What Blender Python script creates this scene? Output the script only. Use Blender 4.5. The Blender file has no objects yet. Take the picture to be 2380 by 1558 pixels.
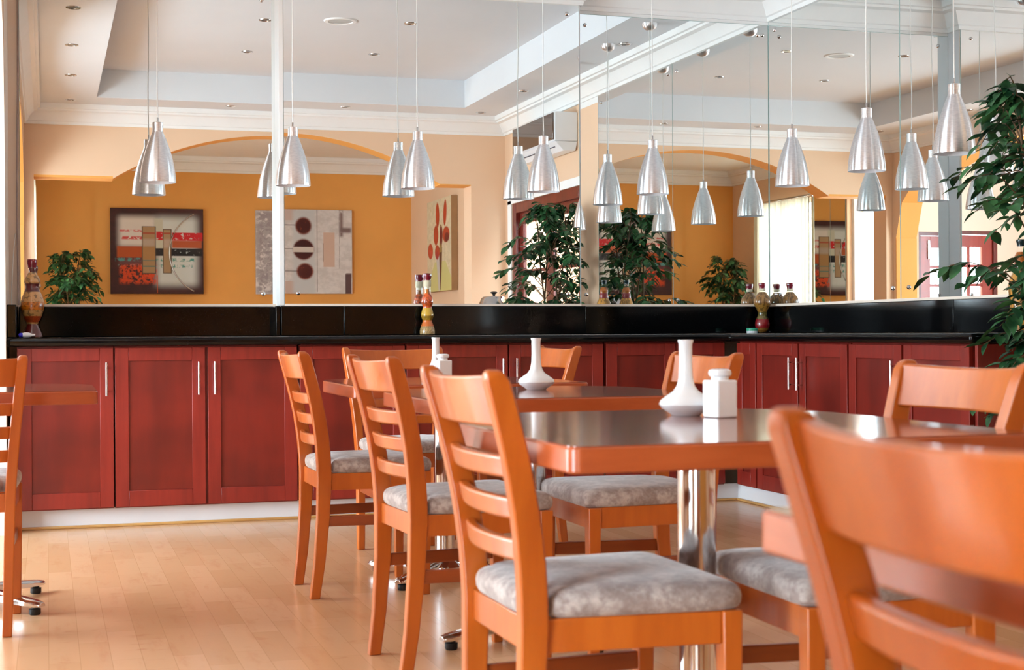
import bpy, math, random
from mathutils import Vector, Matrix
random.seed(7)
C = bpy.context.scene.collection
R = math.radians

# ------------------------------------------------------------------ camera, sky, daylight, exposure
F_PX, YAW, PITCH, ROLL, EYE = 3471.0, R(17.3), 7/3471.0, -0.0056, 0.92
cam_d = bpy.data.cameras.new('camera')
cam_d.sensor_width = 36.0
cam_d.lens = F_PX/2380*36.0
cam_d.clip_start = 0.02
cam_d.dof.use_dof = True
cam_d.dof.focus_distance = 7.6
cam_d.dof.aperture_fstop = 7.5
cam = bpy.data.objects.new('camera', cam_d)
cam.matrix_world = (Matrix.Translation((0, 0, EYE)) @ Matrix.Rotation(-YAW, 4, 'Z')
                    @ Matrix.Rotation(math.pi/2-PITCH, 4, 'X') @ Matrix.Rotation(ROLL, 4, 'Z'))
C.objects.link(cam)
bpy.context.scene.camera = cam

world = bpy.data.worlds.new('sky')
bpy.context.scene.world = world
world.use_nodes = True
bg = world.node_tree.nodes['Background']
bg.inputs[0].default_value = (.735, .875, 1.0, 1)
bg.inputs[1].default_value = 9.0

cy = bpy.context.scene.cycles
cy.max_bounces = 9; cy.diffuse_bounces = 4; cy.glossy_bounces = 6; cy.transparent_max_bounces = 12
cy.adaptive_threshold = 0.03

vs = bpy.context.scene.view_settings
vs.view_transform = 'Standard'
vs.look = 'None'
vs.gamma = 1.0
vs.use_curve_mapping = False
vs.exposure = 1.42

def window_portal(name, loc, rot, sx, sy):
    d = bpy.data.lights.new(name, 'AREA')
    d.shape = 'RECTANGLE'; d.size = sx; d.size_y = sy
    d.cycles.is_portal = True
    o = bpy.data.objects.new(name, d)
    o.location = loc; o.rotation_euler = rot
    C.objects.link(o)
# daylight portals in the real window and door openings (sky light only, no lamp of their own)
window_portal('daylight_bay', (-2.42, 5.8, 1.3), (0, -math.pi/2, 0), 2.2, 2.4)
window_portal('daylight_bay_end', (-1.0, 2.07, 1.0), (math.pi/2, 0, 0), 0.8, 1.95)
window_portal('daylight_curtain', (-0.36, 0.04, 1.3), (0, -math.pi/2, 0), 2.4, 1.3)
window_portal('daylight_side', (-0.36, 1.78, 1.3), (0, -math.pi/2, 0), 2.4, 0.55)
window_portal('daylight_right_door', (4.3, 3.5, 1.05), (0, math.pi/2, 0), 2.1, 1.75)

# ------------------------------------------------------------------ materials
def lin(c):
    return tuple(((v/255)/12.92 if v/255 <= .04045 else ((v/255+.055)/1.055)**2.4) for v in c[:3])+(1,)

class NT:
    def __init__(s, name):
        s.m = bpy.data.materials.new(name); s.m.use_nodes = True
        s.t = s.m.node_tree; s.n = s.t.nodes; s.l = s.t.links
        s.b = s.n['Principled BSDF']; s.out = s.n['Material Output']
    def put(s, sock, v):
        if hasattr(v, 'is_linked') or hasattr(v, 'links'): s.l.new(v, sock)
        else: sock.default_value = v
    def math(s, op, a, b=0.0, c=None, clamp=False):
        n = s.n.new('ShaderNodeMath'); n.operation = op; n.use_clamp = clamp
        s.put(n.inputs[0], a); s.put(n.inputs[1], b)
        if c is not None: s.put(n.inputs[2], c)
        return n.outputs[0]
    def mix(s, f, a, b):
        n = s.n.new('ShaderNodeMix'); n.data_type = 'RGBA'
        s.put(n.inputs[0], f); s.put(n.inputs[6], a); s.put(n.inputs[7], b)
        return n.outputs[2]
    def obj(s):
        n = s.n.new('ShaderNodeTexCoord'); return n.outputs['Object']
    def mapping(s, v, scale=(1, 1, 1), loc=(0, 0, 0), rot=(0, 0, 0)):
        n = s.n.new('ShaderNodeMapping'); s.l.new(v, n.inputs[0])
        n.inputs['Scale'].default_value = scale; n.inputs['Location'].default_value = loc
        n.inputs['Rotation'].default_value = rot
        return n.outputs[0]
    def noise(s, v, scale, detail=3, rough=.5):
        n = s.n.new('ShaderNodeTexNoise'); s.l.new(v, n.inputs['Vector'])
        n.inputs['Scale'].default_value = scale; n.inputs['Detail'].default_value = detail
        n.inputs['Roughness'].default_value = rough
        return n.outputs[0]
    def voronoi(s, v, scale, feature='F1'):
        n = s.n.new('ShaderNodeTexVoronoi'); n.feature = feature; s.l.new(v, n.inputs['Vector'])
        n.inputs['Scale'].default_value = scale
        return n.outputs
    def sep(s, v):
        n = s.n.new('ShaderNodeSeparateXYZ'); s.l.new(v, n.inputs[0]); return n.outputs
    def ss(s, v, lo, hi):
        n = s.n.new('ShaderNodeMapRange'); n.interpolation_type = 'SMOOTHSTEP'
        s.put(n.inputs[0], v); n.inputs[1].default_value = lo; n.inputs[2].default_value = hi
        return n.outputs[0]
    def bump(s, h, strength, dist=.01):
        n = s.n.new('ShaderNodeBump'); s.l.new(h, n.inputs['Height'])
        n.inputs['Strength'].default_value = strength; n.inputs['Distance'].default_value = dist
        s.l.new(n.outputs[0], s.b.inputs['Normal'])
    def col(s, v): s.put(s.b.inputs['Base Color'], v)
    def set(s, **k):
        for a, v in k.items(): s.put(s.b.inputs[a.replace('_', ' ')], v)
        return s

def plain(name, rgb, rough=.5, metal=0., var=.06, scale=6., coat=0.):
    t = NT(name); o = t.obj()
    n = t.noise(o, scale, 4)
    c = lin(rgb); d = tuple(x*(1-var*2) for x in c[:3])+(1,)
    t.col(t.mix(t.ss(n, .35, .7), c, d))
    t.set(Roughness=rough, Metallic=metal)
    if coat: t.set(Coat_Weight=coat, Coat_Roughness=.08)
    return t.m

def wood(name, light, dark, scale=(22, 22, 2.2), rough=.32, coat=.3, blotch=.35):
    t = NT(name); o = t.obj()
    g = t.noise(t.mapping(o, scale), 1.0, 5, .6)
    b = t.noise(o, 3.0, 2)
    f = t.math('ADD', t.math('MULTIPLY', t.ss(g, .3, .72), 1-blotch), t.math('MULTIPLY', t.ss(b, .35, .65), blotch))
    t.col(t.mix(f, lin(light), lin(dark)))
    t.set(Roughness=rough, Coat_Weight=coat, Coat_Roughness=.12)
    return t.m

M = {}
M['chair'] = wood('orange_stained_beech', (197, 100, 27), (168, 75, 14), (18, 18, 2.0), .34, .35)
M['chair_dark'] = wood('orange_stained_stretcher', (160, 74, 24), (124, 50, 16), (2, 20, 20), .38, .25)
M['cab'] = wood('cherry_red_frame', (146, 40, 27), (120, 28, 18), (26, 26, 2.4), .42, .12)
M['cabpanel'] = wood('cherry_red_panel', (130, 32, 18), (96, 20, 10), (9, 9, 1.3), .42, .12, .6)
M['table'] = wood('table_top_laminate', (142, 74, 58), (124, 58, 44), (3, 24, 24), .13, .5)
M['table_edge'] = wood('table_edge_cherry', (178, 86, 44), (152, 64, 28), (4, 4, 20), .3, .35)
M['door_red'] = wood('door_mahogany', (120, 34, 22), (92, 22, 14), (26, 26, 2.2), .35, .2)
M['peach'] = plain('peach_wall_paint', (236, 199, 166), .7, var=.02, scale=1.5)
M['peach_light'] = plain('pale_peach_paint', (246, 228, 212), .7, var=.02, scale=1.5)
M['orange'] = plain('ochre_orange_wall_paint', (242, 172, 88), .7, var=.04, scale=1.2)
M['white'] = plain('white_ceiling_paint', (226, 227, 230), .75, var=.015, scale=1.2)
M['crown'] = plain('white_moulding_paint', (244, 242, 240), .6, var=.01)
M['toe'] = plain('white_plinth_board', (226, 224, 226), .4, var=.02)
M['beading'] = wood('pale_floor_beading', (206, 160, 96), (176, 124, 66), (4, 4, 20), .4, .2)
M['chrome'] = plain('chrome', (214, 212, 212), .09, 1., .02)
M['steel'] = plain('polished_steel', (200, 200, 200), .16, 1., .02)
M['black_rubber'] = plain('black_rubber', (14, 16, 20), .5)
M['black_plastic'] = plain('black_plastic', (18, 16, 16), .3)
M['porcelain'] = plain('white_porcelain', (244, 244, 246), .12, 0, .01, coat=.5)
M['plastic_white'] = plain('white_plastic', (238, 240, 244), .35, 0, .01)
M['plastic_blue'] = plain('blue_plastic', (40, 40, 200), .35)
M['cable'] = plain('white_flex', (236, 232, 228), .45, 0, .01)
M['shade_in'] = plain('white_enamel_lining', (240, 236, 238), .4, 0, .01)
M['cap_red'] = plain('maroon_wax_seal', (120, 8, 36), .22, 0, .04, coat=.4)
M['cap_dark'] = plain('dark_green_seal', (12, 40, 44), .25, 0, .04, coat=.4)
M['cord'] = plain('raffia_cord_wrap', (226, 214, 184), .7)
M['teal'] = plain('teal_label', (62, 178, 140), .35)
M['bark'] = plain('ficus_bark', (104, 76, 50), .8, var=.2, scale=30)
M['pot'] = plain('dark_planter', (60, 40, 30), .5)
M['soil'] = plain('potting_soil', (40, 28, 20), .9, var=.3, scale=40)
M['curtain'] = None

def granite():
    t = NT('black_granite'); o = t.obj()
    v = t.voronoi(o, 160)
    sp = t.math('GREATER_THAN', t.noise(o, 210, 1), .71)
    t.col(t.mix(sp, lin((6, 6, 7)), lin((30, 30, 35))))
    t.set(Roughness=.09)
    t.put(t.b.inputs['Specular IOR Level'], .3)
    return t.m
M['granite'] = granite()

def floor_mat():
    t = NT('beech_laminate_planks'); o = t.obj()
    m = t.mapping(o, (1, 1, 1), (0, 0, 0), (0, 0, math.pi/2))
    br = t.n.new('ShaderNodeTexBrick'); t.l.new(m, br.inputs['Vector'])
    br.offset = .37; br.offset_frequency = 2; br.squash = 1
    br.inputs['Scale'].default_value = 1.0
    br.inputs['Brick Width'].default_value = .42
    br.inputs['Row Height'].default_value = .085
    br.inputs['Mortar Size'].default_value = .0009
    br.inputs['Mortar Smooth'].default_value = .3
    br.inputs['Color1'].default_value = lin((219, 172, 131))
    br.inputs['Color2'].default_value = lin((207, 158, 114))
    br.inputs['Mortar'].default_value = lin((192, 146, 102))
    br.inputs['Bias'].default_value = -.1
    g = t.noise(t.mapping(o, (16, 3.2, 1)), 1.0, 5, .62)
    k = t.noise(t.mapping(o, (6, 14, 1)), 1.0, 3, .6)
    c = t.mix(t.math('MULTIPLY', t.ss(g, .5, .78), .5), br.outputs[0], lin((198, 136, 94)))
    c = t.mix(t.math('MULTIPLY', t.ss(k, .62, .74), .4), c, lin((186, 118, 80)))
    t.col(c)
    t.set(Roughness=.24, Coat_Weight=.15, Coat_Roughness=.12)
    return t.m
M['floor'] = floor_mat()

def velvet():
    t = NT('taupe_velvet'); o = t.obj()
    a = t.noise(o, 22, 5, .7); b = t.noise(o, 80, 3, .6)
    f = t.math('ADD', t.math('MULTIPLY', t.ss(a, .42, .62), .7), t.math('MULTIPLY', t.ss(b, .4, .65), .3))
    t.col(t.mix(f, lin((140, 122, 116)), lin((190, 177, 170))))
    t.set(Roughness=.85, Sheen_Weight=.5, Sheen_Roughness=.4)
    t.bump(b, .25, .004)
    return t.m
M['velvet'] = velvet()

def brushed():
    t = NT('brushed_aluminium'); o = t.obj()
    n = t.noise(t.mapping(o, (60, 60, 260)), 1.0, 2)
    t.col(t.mix(t.ss(n, .3, .7), lin((243, 243, 246)), lin((228, 229, 233))))
    t.set(Metallic=1.0, Roughness=.30)
    t.put(t.b.inputs['Anisotropic'], .85)
    t.put(t.b.inputs['Anisotropic Rotation'], .25)
    tg = t.n.new('ShaderNodeTangent'); tg.direction_type = 'RADIAL'; tg.axis = 'Z'
    t.l.new(tg.outputs[0], t.b.inputs['Tangent'])
    return t.m
M['alu'] = brushed()

def mirror():
    t = NT('silvered_mirror_glass')
    n = t.noise(t.obj(), 1.4, 2)
    t.col(t.mix(n, (.90, .925, .915, 1), (.91, .935, .925, 1)))
    t.set(Metallic=1.0, Roughness=0.0)
    return t.m
M['mirror'] = mirror()
M['mirror_edge'] = plain('mirror_glass_edge', (168, 190, 186), .15)

def darkpanel():
    t = NT('dark_mirror_panel')
    n = t.noise(t.obj(), 2, 2)
    t.col(t.mix(n, (.16, .13, .12, 1), (.20, .16, .14, 1)))
    t.set(Metallic=1.0, Roughness=.04)
    return t.m
M['dark_panel'] = darkpanel()

def pane():
    t = NT('window_glass')
    tr = t.n.new('ShaderNodeBsdfTransparent'); gl = t.n.new('ShaderNodeBsdfGlossy')
    gl.inputs['Roughness'].default_value = 0.0
    tr.inputs[0].default_value = (.97, .99, .98, 1)
    fr = t.n.new('ShaderNodeFresnel'); fr.inputs[0].default_value = 1.25
    mx = t.n.new('ShaderNodeMixShader')
    ge = t.n.new('ShaderNodeNewGeometry')
    t.l.new(t.math('MULTIPLY', fr.outputs[0], t.math('SUBTRACT', 1.0, ge.outputs['Backfacing'])), mx.inputs[0]); t.l.new(tr.outputs[0], mx.inputs[1]); t.l.new(gl.outputs[0], mx.inputs[2])
    t.l.new(mx.outputs[0], t.out.inputs[0])
    t.n.remove(t.b)
    return t.m
M['pane'] = pane()

def curtain():
    t = NT('sheer_cream_curtain')
    df = t.n.new('ShaderNodeBsdfDiffuse'); tl = t.n.new('ShaderNodeBsdfTranslucent')
    n = t.noise(t.mapping(t.obj(), (1, 40, 1)), 1, 2)
    c = t.mix(n, lin((190, 176, 150)), lin((214, 204, 184)))
    t.l.new(c, df.inputs[0]); t.l.new(c, tl.inputs[0])
    mx = t.n.new('ShaderNodeMixShader'); mx.inputs[0].default_value = .5
    t.l.new(df.outputs[0], mx.inputs[1]); t.l.new(tl.outputs[0], mx.inputs[2])
    t.l.new(mx.outputs[0], t.out.inputs[0]); t.n.remove(t.b)
    return t.m
M['curtain'] = curtain()

def leafmat(name, a, b):
    t = NT(name); o = t.obj()
    n = t.noise(o, 9, 3)
    t.col(t.mix(t.ss(n, .35, .65), lin(a), lin(b)))
    t.set(Roughness=.38)
    t.put(t.b.inputs['Specular IOR Level'], .35)
    return t.m
M['leaf'] = leafmat('ficus_leaf', (20, 58, 34), (66, 116, 68))

# ------------------------------------------------------------------ mesh builder
class MB:
    def __init__(s): s.v = []; s.f = []; s.mi = []
    def add(s, vs_, fs, mi=0):
        k = len(s.v); s.v += [tuple(p) for p in vs_]
        for f in fs: s.f.append(tuple(i+k for i in f)); s.mi.append(mi)
        return s
    def box(s, x0, x1, y0, y1, z0, z1, mi=0):
        return s.add([(x0, y0, z0), (x1, y0, z0), (x1, y1, z0), (x0, y1, z0), (x0, y0, z1), (x1, y0, z1), (x1, y1, z1), (x0, y1, z1)],
                     [(0, 3, 2, 1), (4, 5, 6, 7), (0, 1, 5, 4), (1, 2, 6, 5), (2, 3, 7, 6), (3, 0, 4, 7)], mi)
    def loft(s, rings, cap=True, mi=0, closed=True):
        n = len(rings[0]); vs_ = [p for r in rings for p in r]; fs = []
        for i in range(len(rings)-1):
            for j in range(n if closed else n-1):
                a = i*n+j; b = i*n+(j+1) % n
                fs.append((a, b, b+n, a+n))
        if cap: fs.append(tuple(reversed(range(n)))); fs.append(tuple(range((len(rings)-1)*n, len(rings)*n)))
        return s.add(vs_, fs, mi)
    def lathe(s, prof, c=(0, 0, 0), n=28, mi=0, cap=True):
        return s.loft([[(c[0]+r*math.cos(2*math.pi*j/n), c[1]+r*math.sin(2*math.pi*j/n), c[2]+z) for j in range(n)] for r, z in prof], cap, mi)
    def tube(s, pts, r, n=10, mi=0):
        pts = [Vector(p) for p in pts]; rings = []
        for i, p in enumerate(pts):
            d = (pts[min(i+1, len(pts)-1)]-pts[max(i-1, 0)]).normalized()
            a = d.cross(Vector((0, 0, 1)) if abs(d.z) < .9 else Vector((1, 0, 0))).normalized(); b = d.cross(a)
            rr = r[i] if isinstance(r, (list, tuple)) else r
            rings.append([p+a*rr*math.cos(2*math.pi*j/n)+b*rr*math.sin(2*math.pi*j/n) for j in range(n)])
        return s.loft(rings, True, mi)
    def prism(s, poly, z0, z1, mi=0):
        return s.loft([[(x, y, z0) for x, y in poly], [(x, y, z1) for x, y in poly]], True, mi)
    def bar(s, p, q, w, h, mi=0):
        p = Vector(p); q = Vector(q); d = (q-p).normalized()
        a = d.cross(Vector((0, 0, 1))).normalized()*w/2; b = Vector((0, 0, h/2))
        return s.loft([[o-a-b, o+a-b, o+a+b, o-a+b] for o in (p, q)], True, mi)
    def build(s, name, mat, parent=None, smooth=None, bevel=0, seg=2, loc=None):
        me = bpy.data.meshes.new(name); me.from_pydata(s.v, [], s.f)
        for m in (mat if isinstance(mat, list) else [mat]): me.materials.append(m)
        me.polygons.foreach_set('material_index', s.mi)
        import bmesh
        bm = bmesh.new(); bm.from_mesh(me); bmesh.ops.recalc_face_normals(bm, faces=bm.faces); bm.to_mesh(me); bm.free()
        if smooth or bevel:
            me.polygons.foreach_set('use_smooth', [True]*len(me.polygons))
            me.set_sharp_from_angle(angle=R(smooth or 40))
        o = bpy.data.objects.new(name, me); C.objects.link(o)
        if parent: o.parent = parent
        if loc: o.location = loc
        if bevel:
            b = o.modifiers.new('bevel', 'BEVEL'); b.width = bevel; b.segments = seg; b.limit_method = 'ANGLE'; b.angle_limit = R(35)
            b.harden_normals = False
        return o

def thing(name, label, cat, loc=(0, 0, 0), rz=0, group=None):
    o = bpy.data.objects.new(name, None); C.objects.link(o)
    o.location = loc; o.rotation_euler = (0, 0, rz); o.empty_display_size = .1
    return tag(o, label, cat, group)
def tag(o, label, cat, group=None):
    o['label'] = label; o['category'] = cat
    if group: o['group'] = group
    return o
def struct(o): o['kind'] = 'structure'; return o
def copy_tree(o, parent=None):
    c = o.copy(); C.objects.link(c)
    if parent: c.parent = parent
    for ch in list(o.children): copy_tree(ch, c)
    return c
def dup(o, loc, rz, label):
    c = copy_tree(o); c.location = loc; c.rotation_euler = (0, 0, rz); c['label'] = label
    return c

# pixel rays of the calibrated camera, used to turn measured positions into room coordinates
_cy, _sy = math.cos(YAW), math.sin(YAW)
def u_at(x, v):       # where the vertical plane through pixel column x meets depth v
    return v*math.tan(math.atan((x-1190)/F_PX)+YAW)
def v_at(x, u):
    return u/math.tan(math.atan((x-1190)/F_PX)+YAW)

# ------------------------------------------------------------------ the room shell
YB, YM, XR, XL = 7.95, 7.83, 4.07, -0.18     # mirror wall, its projecting middle, right wall, left wall
U1, U2 = 1.17, 2.84                          # projecting middle section
AV = 2.40                                    # room face of the arch wall
OV = -1.35                                   # ochre wall behind
struct(MB().box(-2.7, 4.5, OV-.3, YB+.3, -.1, 0).build('floor', M['floor']))
b = MB().prism([(XL-.3, YB), (U1, YB), (U1, YM), (U2, YM), (U2, YB), (XR+.3, YB), (XR+.3, YB+.2), (XL-.3, YB+.2)], 0, 3.3)
struct(b.build('wall_back', M['peach_light']))

def arch_band(mb, a0, a1, spring, peak, top, place, t0, t1, n=28, e=2.0, mi_soffit=1):
    """wall band above an opening a0..a1 whose underside is an arch; place(a,t,z) -> xyz"""
    pts = []
    for i in range(n+1):
        a = a0+(a1-a0)*i/n; q = (2*i/n-1)
        pts.append((a, spring+(peak-spring)*max(0, 1-abs(q)**e)**(1/e if e > 2 else .5 if e == 2.001 else 1)))
    for (p, zp), (q, zq) in zip(pts[:-1], pts[1:]):
        vsx = [place(p, t0, zp), place(q, t0, zq), place(q, t0, top), place(p, t0, top), place(p, t1, zp), place(q, t1, zq), place(q, t1, top), place(p, t1, top)]
        mb.add(vsx, [(0, 1, 2, 3)], 0); mb.add(vsx, [(5, 4, 7, 6)], 0)
        mb.add(vsx, [(4, 5, 1, 0)], mi_soffit(p) if callable(mi_soffit) else mi_soffit); mb.add(vsx, [(3, 2, 6, 7)], 0)
# right wall with its door opening
b = MB()
b.box(XR, XR+.2, OV-.2, 2.6, 0, 3.3).box(XR, XR+.2, 4.45, YB+.2, 0, 3.3).box(XR, XR+.2, 2.6, 4.45, 2.09, 3.3)
struct(b.build('wall_right', M['peach']))
# left wall of the dining room: one broad arched opening to the bay
pl = lambda a, t, z: (t, a, z)
b = MB()
b.box(XL-.24, XL, 7.22, YB, 0, 3.3, 2).box(XL-.24, XL, AV, AV+.05, 0, 3.3)  # mirror-side pier gets a paler peach, standing in for light it lacks
arch_band(b, AV+.05, 7.22, 1.85, 2.66, 3.3, pl, XL-.24, XL, 40, 2.6, lambda a: 1 if a < 4.2 else 2)
b.box(XL-.24, XL-.001, AV+.05, AV+.06, 0, 1.86, 1)
struct(b.build('wall_left', [M['peach'], M['orange'], M['peach_light']], smooth=30))
# arch wall between the two rooms
pa = lambda a, t, z: (a, t, z)
b = MB()
b.box(XL-.3, -.1, AV-.25, AV, 0, 3.3).box(3.74, XR, AV-.25, AV, 0, 3.3)
b.box(-.1, .56, AV-.25, AV, 2.30, 3.3).box(3.44, 3.74, AV-.25, AV, 2.28, 3.3)
b.box(-.1, .56, AV-.249, AV-.001, 2.28, 2.3, 1).box(3.44, 3.74, AV-.249, AV-.001, 2.27, 2.28, 1)
n = 40; cx, hw = 2.0, 1.44; zs, zp = 2.28, 2.70; rad = (hw*hw+(zp-zs)**2)/(2*(zp-zs))
pts = [(cx-hw+2*hw*i/n, zp-rad+math.sqrt(rad*rad-(-hw+2*hw*i/n)**2)) for i in range(n+1)]
for (p, z0), (q, z1) in zip(pts[:-1], pts[1:]):
    V = [pa(p, AV, z0), pa(q, AV, z1), pa(q, AV, 3.3), pa(p, AV, 3.3), pa(p, AV-.25, z0), pa(q, AV-.25, z1), pa(q, AV-.25, 3.3), pa(p, AV-.25, 3.3)]
    b.add(V, [(0, 1, 2, 3)]); b.add(V, [(5, 4, 7, 6)]); b.add(V, [(4, 5, 1, 0)], 1)
struct(b.build('wall_arch', [M['peach'], M['orange']], smooth=30))
# ochre room behind
struct(MB().box(XL-.3, XR+.2, OV-.2, OV, 0, 3.3).build('wall_ochre', M['orange']))
b = MB()      # its left wall with two window openings
b.box(XL-.2, XL, OV, -.6, 0, 3.3).box(XL-.2, XL, .68, 1.48, 0, 3.3).box(XL-.2, XL, 2.04, AV-.25, 0, 3.3)
b.box(XL-.2, XL, -.6, .68, 2.44, 3.3).box(XL-.2, XL, 1.48, 2.04, 2.44, 3.3).box(XL-.2, XL, -.6, .68, 0, .12).box(XL-.2, XL, 1.48, 2.04, 0, .12)
struct(b.build('wall_window', M['peach']))
# bay beyond the arched opening
struct(MB().box(-2.6, XL-.24, 7.24, 7.5, 0, 3.3).build('wall_bay_far', M['peach_light']))
b = MB().box(-2.6, -1.40, 2.08, 2.2, 0, 3.3).box(-.60, XL-.24, 2.08, 2.2, 0, 3.3).box(-1.40, -.60, 2.08, 2.2, 1.95, 3.3)
struct(b.build('wall_bay_near', M['peach_light']))
b = MB().box(-2.6, -2.4, 2.08, 2.3, 0, 3.3).box(-2.6, -2.4, 7.0, 7.5, 0, 3.3).box(-2.6, -2.4, 2.3, 4.6, 0, 3.3).box(-2.6, -2.4, 4.6, 7.0, 0, .2).box(-2.6, -2.4, 4.6, 7.0, 2.4, 3.3)
struct(b.build('wall_bay_outer', M['peach_light']))

# ceiling: lower border, raised tray, plain ceilings of the other rooms
T0, T1, T2, T3, ZC, ZT = .41, 3.53, 2.95, 7.27, 2.90, 3.14
b = MB()
b.box(XL-.32, T0, AV-.01, YB+.1, ZC, ZC+.06).box(T1, XR+.1, AV-.01, YB+.1, ZC, ZC+.06)
b.box(T0, T1, AV-.01, T2, ZC, ZC+.06).box(T0, T1, T3, YB+.1, ZC, ZC+.06)
b.box(T0-.05, T0, T2-.05, T3+.05, ZC+.06, ZT).box(T1, T1+.05, T2-.05, T3+.05, ZC+.06, ZT)
b.box(T0, T1, T2-.05, T2, ZC+.06, ZT).box(T0, T1, T3, T3+.05, ZC+.06, ZT)
b.box(T0-.1, T1+.1, T2-.1, T3+.1, ZT, ZT+.08)
struct(b.build('ceiling', M['white']))
struct(MB().box(XL-.3, XR+.2, OV-.2, AV, 2.92, 3.0).build('ceiling_ochre_room', M['crown']))
struct(MB().box(-2.6, XL-.24, 2.08, 7.5, 2.92, 3.0).build('ceiling_bay', M['white']))
struct(MB().box(-2.75, 4.5, OV-.4, YB+.4, 3.3, 3.4).build('roof', M['white']))

def crown(path, name, h=.165, z=2.9):
    prof = [(0, -h), (.018, -h), (.022, -h+.022), (.034, -h+.028), (.05, -h+.06), (.085, -h+.098), (.115, -h+.108), (.118, -h+.122), (.135, -h+.126), (.14, 0), (0, 0)]
    n = len(path); rings = []
    for i in range(n):
        p0, p1, p2 = path[i-1], path[i], path[(i+1) % n]
        d1 = Vector((p1[0]-p0[0], p1[1]-p0[1])).normalized(); d2 = Vector((p2[0]-p1[0], p2[1]-p1[1])).normalized()
        n1 = Vector((-d1.y, d1.x)); n2 = Vector((-d2.y, d2.x))
        m = (n1+n2)/(1+n1.dot(n2))
        rings.append([(p1[0]+m.x*a, p1[1]+m.y*a, z+c) for a, c in prof])
    rings.append(rings[0])
    return struct(MB().loft(rings, False).build(name, M['crown'], smooth=28))
crown([(XL, AV), (XR, AV), (XR, YB), (U2, YB), (U2, YM), (U1, YM), (U1, YB), (XL, YB)], 'trim_1')
crown([(XL, OV), (XR, OV), (XR, AV-.25), (XL, AV-.25)], 'trim_2', .17, 2.92)
crown([(-2.4, 2.2), (XL-.24, 2.2), (XL-.24, 7.24), (-2.4, 7.24)], 'trim_3', .17, 2.92)

# ------------------------------------------------------------------ mirrors
ZM0, ZM1 = 1.075, 2.735
def mirror_panel(label, p, q, nrm, z1=ZM1, edge=True, screws=(0, 1)):
    """p->q along the wall, nrm points into the room"""
    p = Vector(p); q = Vector(q); nv = Vector(nrm); d = (q-p).normalized(); L = (q-p).length
    t = thing('wall_mirror', label, 'mirror', (p.x, p.y, 0), math.atan2(d.y, d.x), 'frameless wall mirrors above the counter')
    s = 1 if nv.dot(Vector((-d.y, d.x, 0))) > 0 else -1
    MB().box(0, L, 0, s*.005, ZM0, z1).build('glass', M['mirror'], t)
    if edge:
        MB().box(-.002, 0, 0, s*.006, ZM0, z1).box(L, L+.002, 0, s*.006, ZM0, z1).box(0, L, 0, s*.006, z1, z1+.002).build('glass_edge', M['mirror_edge'], t)
    for x in [(.07, L-.07)[k] for k in screws]:
        for z in (ZM0+.055, z1-.06):
            b = MB(); rings = []
            for r, dd in ((.011, .005), (.011, .009), (.008, .013), (.003, .0145)):
                rings.append([(x+r*math.cos(a*math.pi/6), s*dd, z+r*math.sin(a*math.pi/6)) for a in range(12)])
            b.loft(rings).build('mirror_screw', M['chrome'], t, smooth=50)
    return t
mirror_panel('large wall mirror at the far left, from the side wall to the white post', (XL+.055, YB, 0), (U1-.004, YB, 0), (0, -1, 0), 2.745)
mirror_panel('broad middle wall mirror right of the white post, behind the hanging lamps', (U1+.022, YM, 0), (U2-.004, YM, 0), (0, -1, 0), 2.745)
mirror_panel('wall mirror between the broad middle mirror and the room corner', (U2+.006, YB, 0), (XR-.006, YB, 0), (0, -1, 0), 2.715, screws=(0, 1))
VS = 6.53
mirror_panel('mirror on the right wall, next to the room corner', (XR, YB-.012, 0), (XR, VS+.003, 0), (-1, 0, 0), 2.735)
mirror_panel('mirror on the right wall, nearer the tall ficus', (XR, VS-.003, 0), (XR, 5.1, 0), (-1, 0, 0), 2.735)
# white cover strip on the step of the wall
struct(MB().box(U1-.006, U1+.02, YM-.012, YB, 1.065, 2.76).build('trim_4', M['crown'], bevel=.003))
struct(MB().box(U2, U2+.006, YM+.003, YB, 1.065, 2.76).build('trim_5', M['toe']))
struct(MB().box(XL+.03, U1, YB-.003, YB, 2.69, 2.76).box(U1+.02, U2, YM-.003, YM, 2.69, 2.76).box(U2, XR, YB-.003, YB, 2.69, 2.76).box(XR-.003, XR, 4.55, YB-.003, 2.69, 2.76).build('trim_9', M['crown']))
# pale bead under the mirrors
b = MB().box(XL+.04, U1, YB-.012, YB, 1.062, 1.075).box(U1+.02, U2, YM-.012, YM, 1.062, 1.075).box(U2, XR, YB-.02, YB, 1.062, 1.075).box(XR-.02, XR, 5.1, YB, 1.062, 1.075)
struct(b.build('trim_6', M['peach_light']))

# ------------------------------------------------------------------ counter
ZTOP, ZUND = .905, .863
FV, FU = 7.28, 3.49       # front edges of the worktop
EV = 5.10                 # near end of the right run
poly = [(XL+.002, FV), (FU, FV), (FU, EV), (XR-.002, EV), (XR-.002, YB-.002), (U2+.01, YB-.002), (U2+.01, YM-.002), (U1-.01, YM-.002), (U1-.01, YB-.002), (XL+.002, YB-.002)]
tag(MB().prism(poly, ZUND, ZTOP).build('worktop', M['granite'], bevel=.016, seg=4), 'long black granite worktop running along the mirror wall and round the corner', 'worktop')
def splash(x0, x1, y0, y1, label):
    tag(MB().box(x0, x1, y0, y1, ZTOP+.001, 1.062).build('granite_backsplash', M['granite'], bevel=.004), label, 'backsplash', 'black granite backsplash pieces')
s800 = u_at(800, YM-.02); s1345 = u_at(1346, YB)
splash(XL+.046, U1-.004, YB-.025, YB-.001, 'black granite backsplash piece at the left, under the far left mirror')
splash(U1-.028, U1-.003, YM-.02, YB-.027, 'narrow black granite return under the white post')
splash(U1-.002, s800-.001, YM-.025, YM-.001, 'short black granite backsplash piece just right of the white post')
splash(s800+.001, U2+.024, YM-.025, YM-.001, 'long black granite backsplash piece behind the orange layered bottle')
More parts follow.
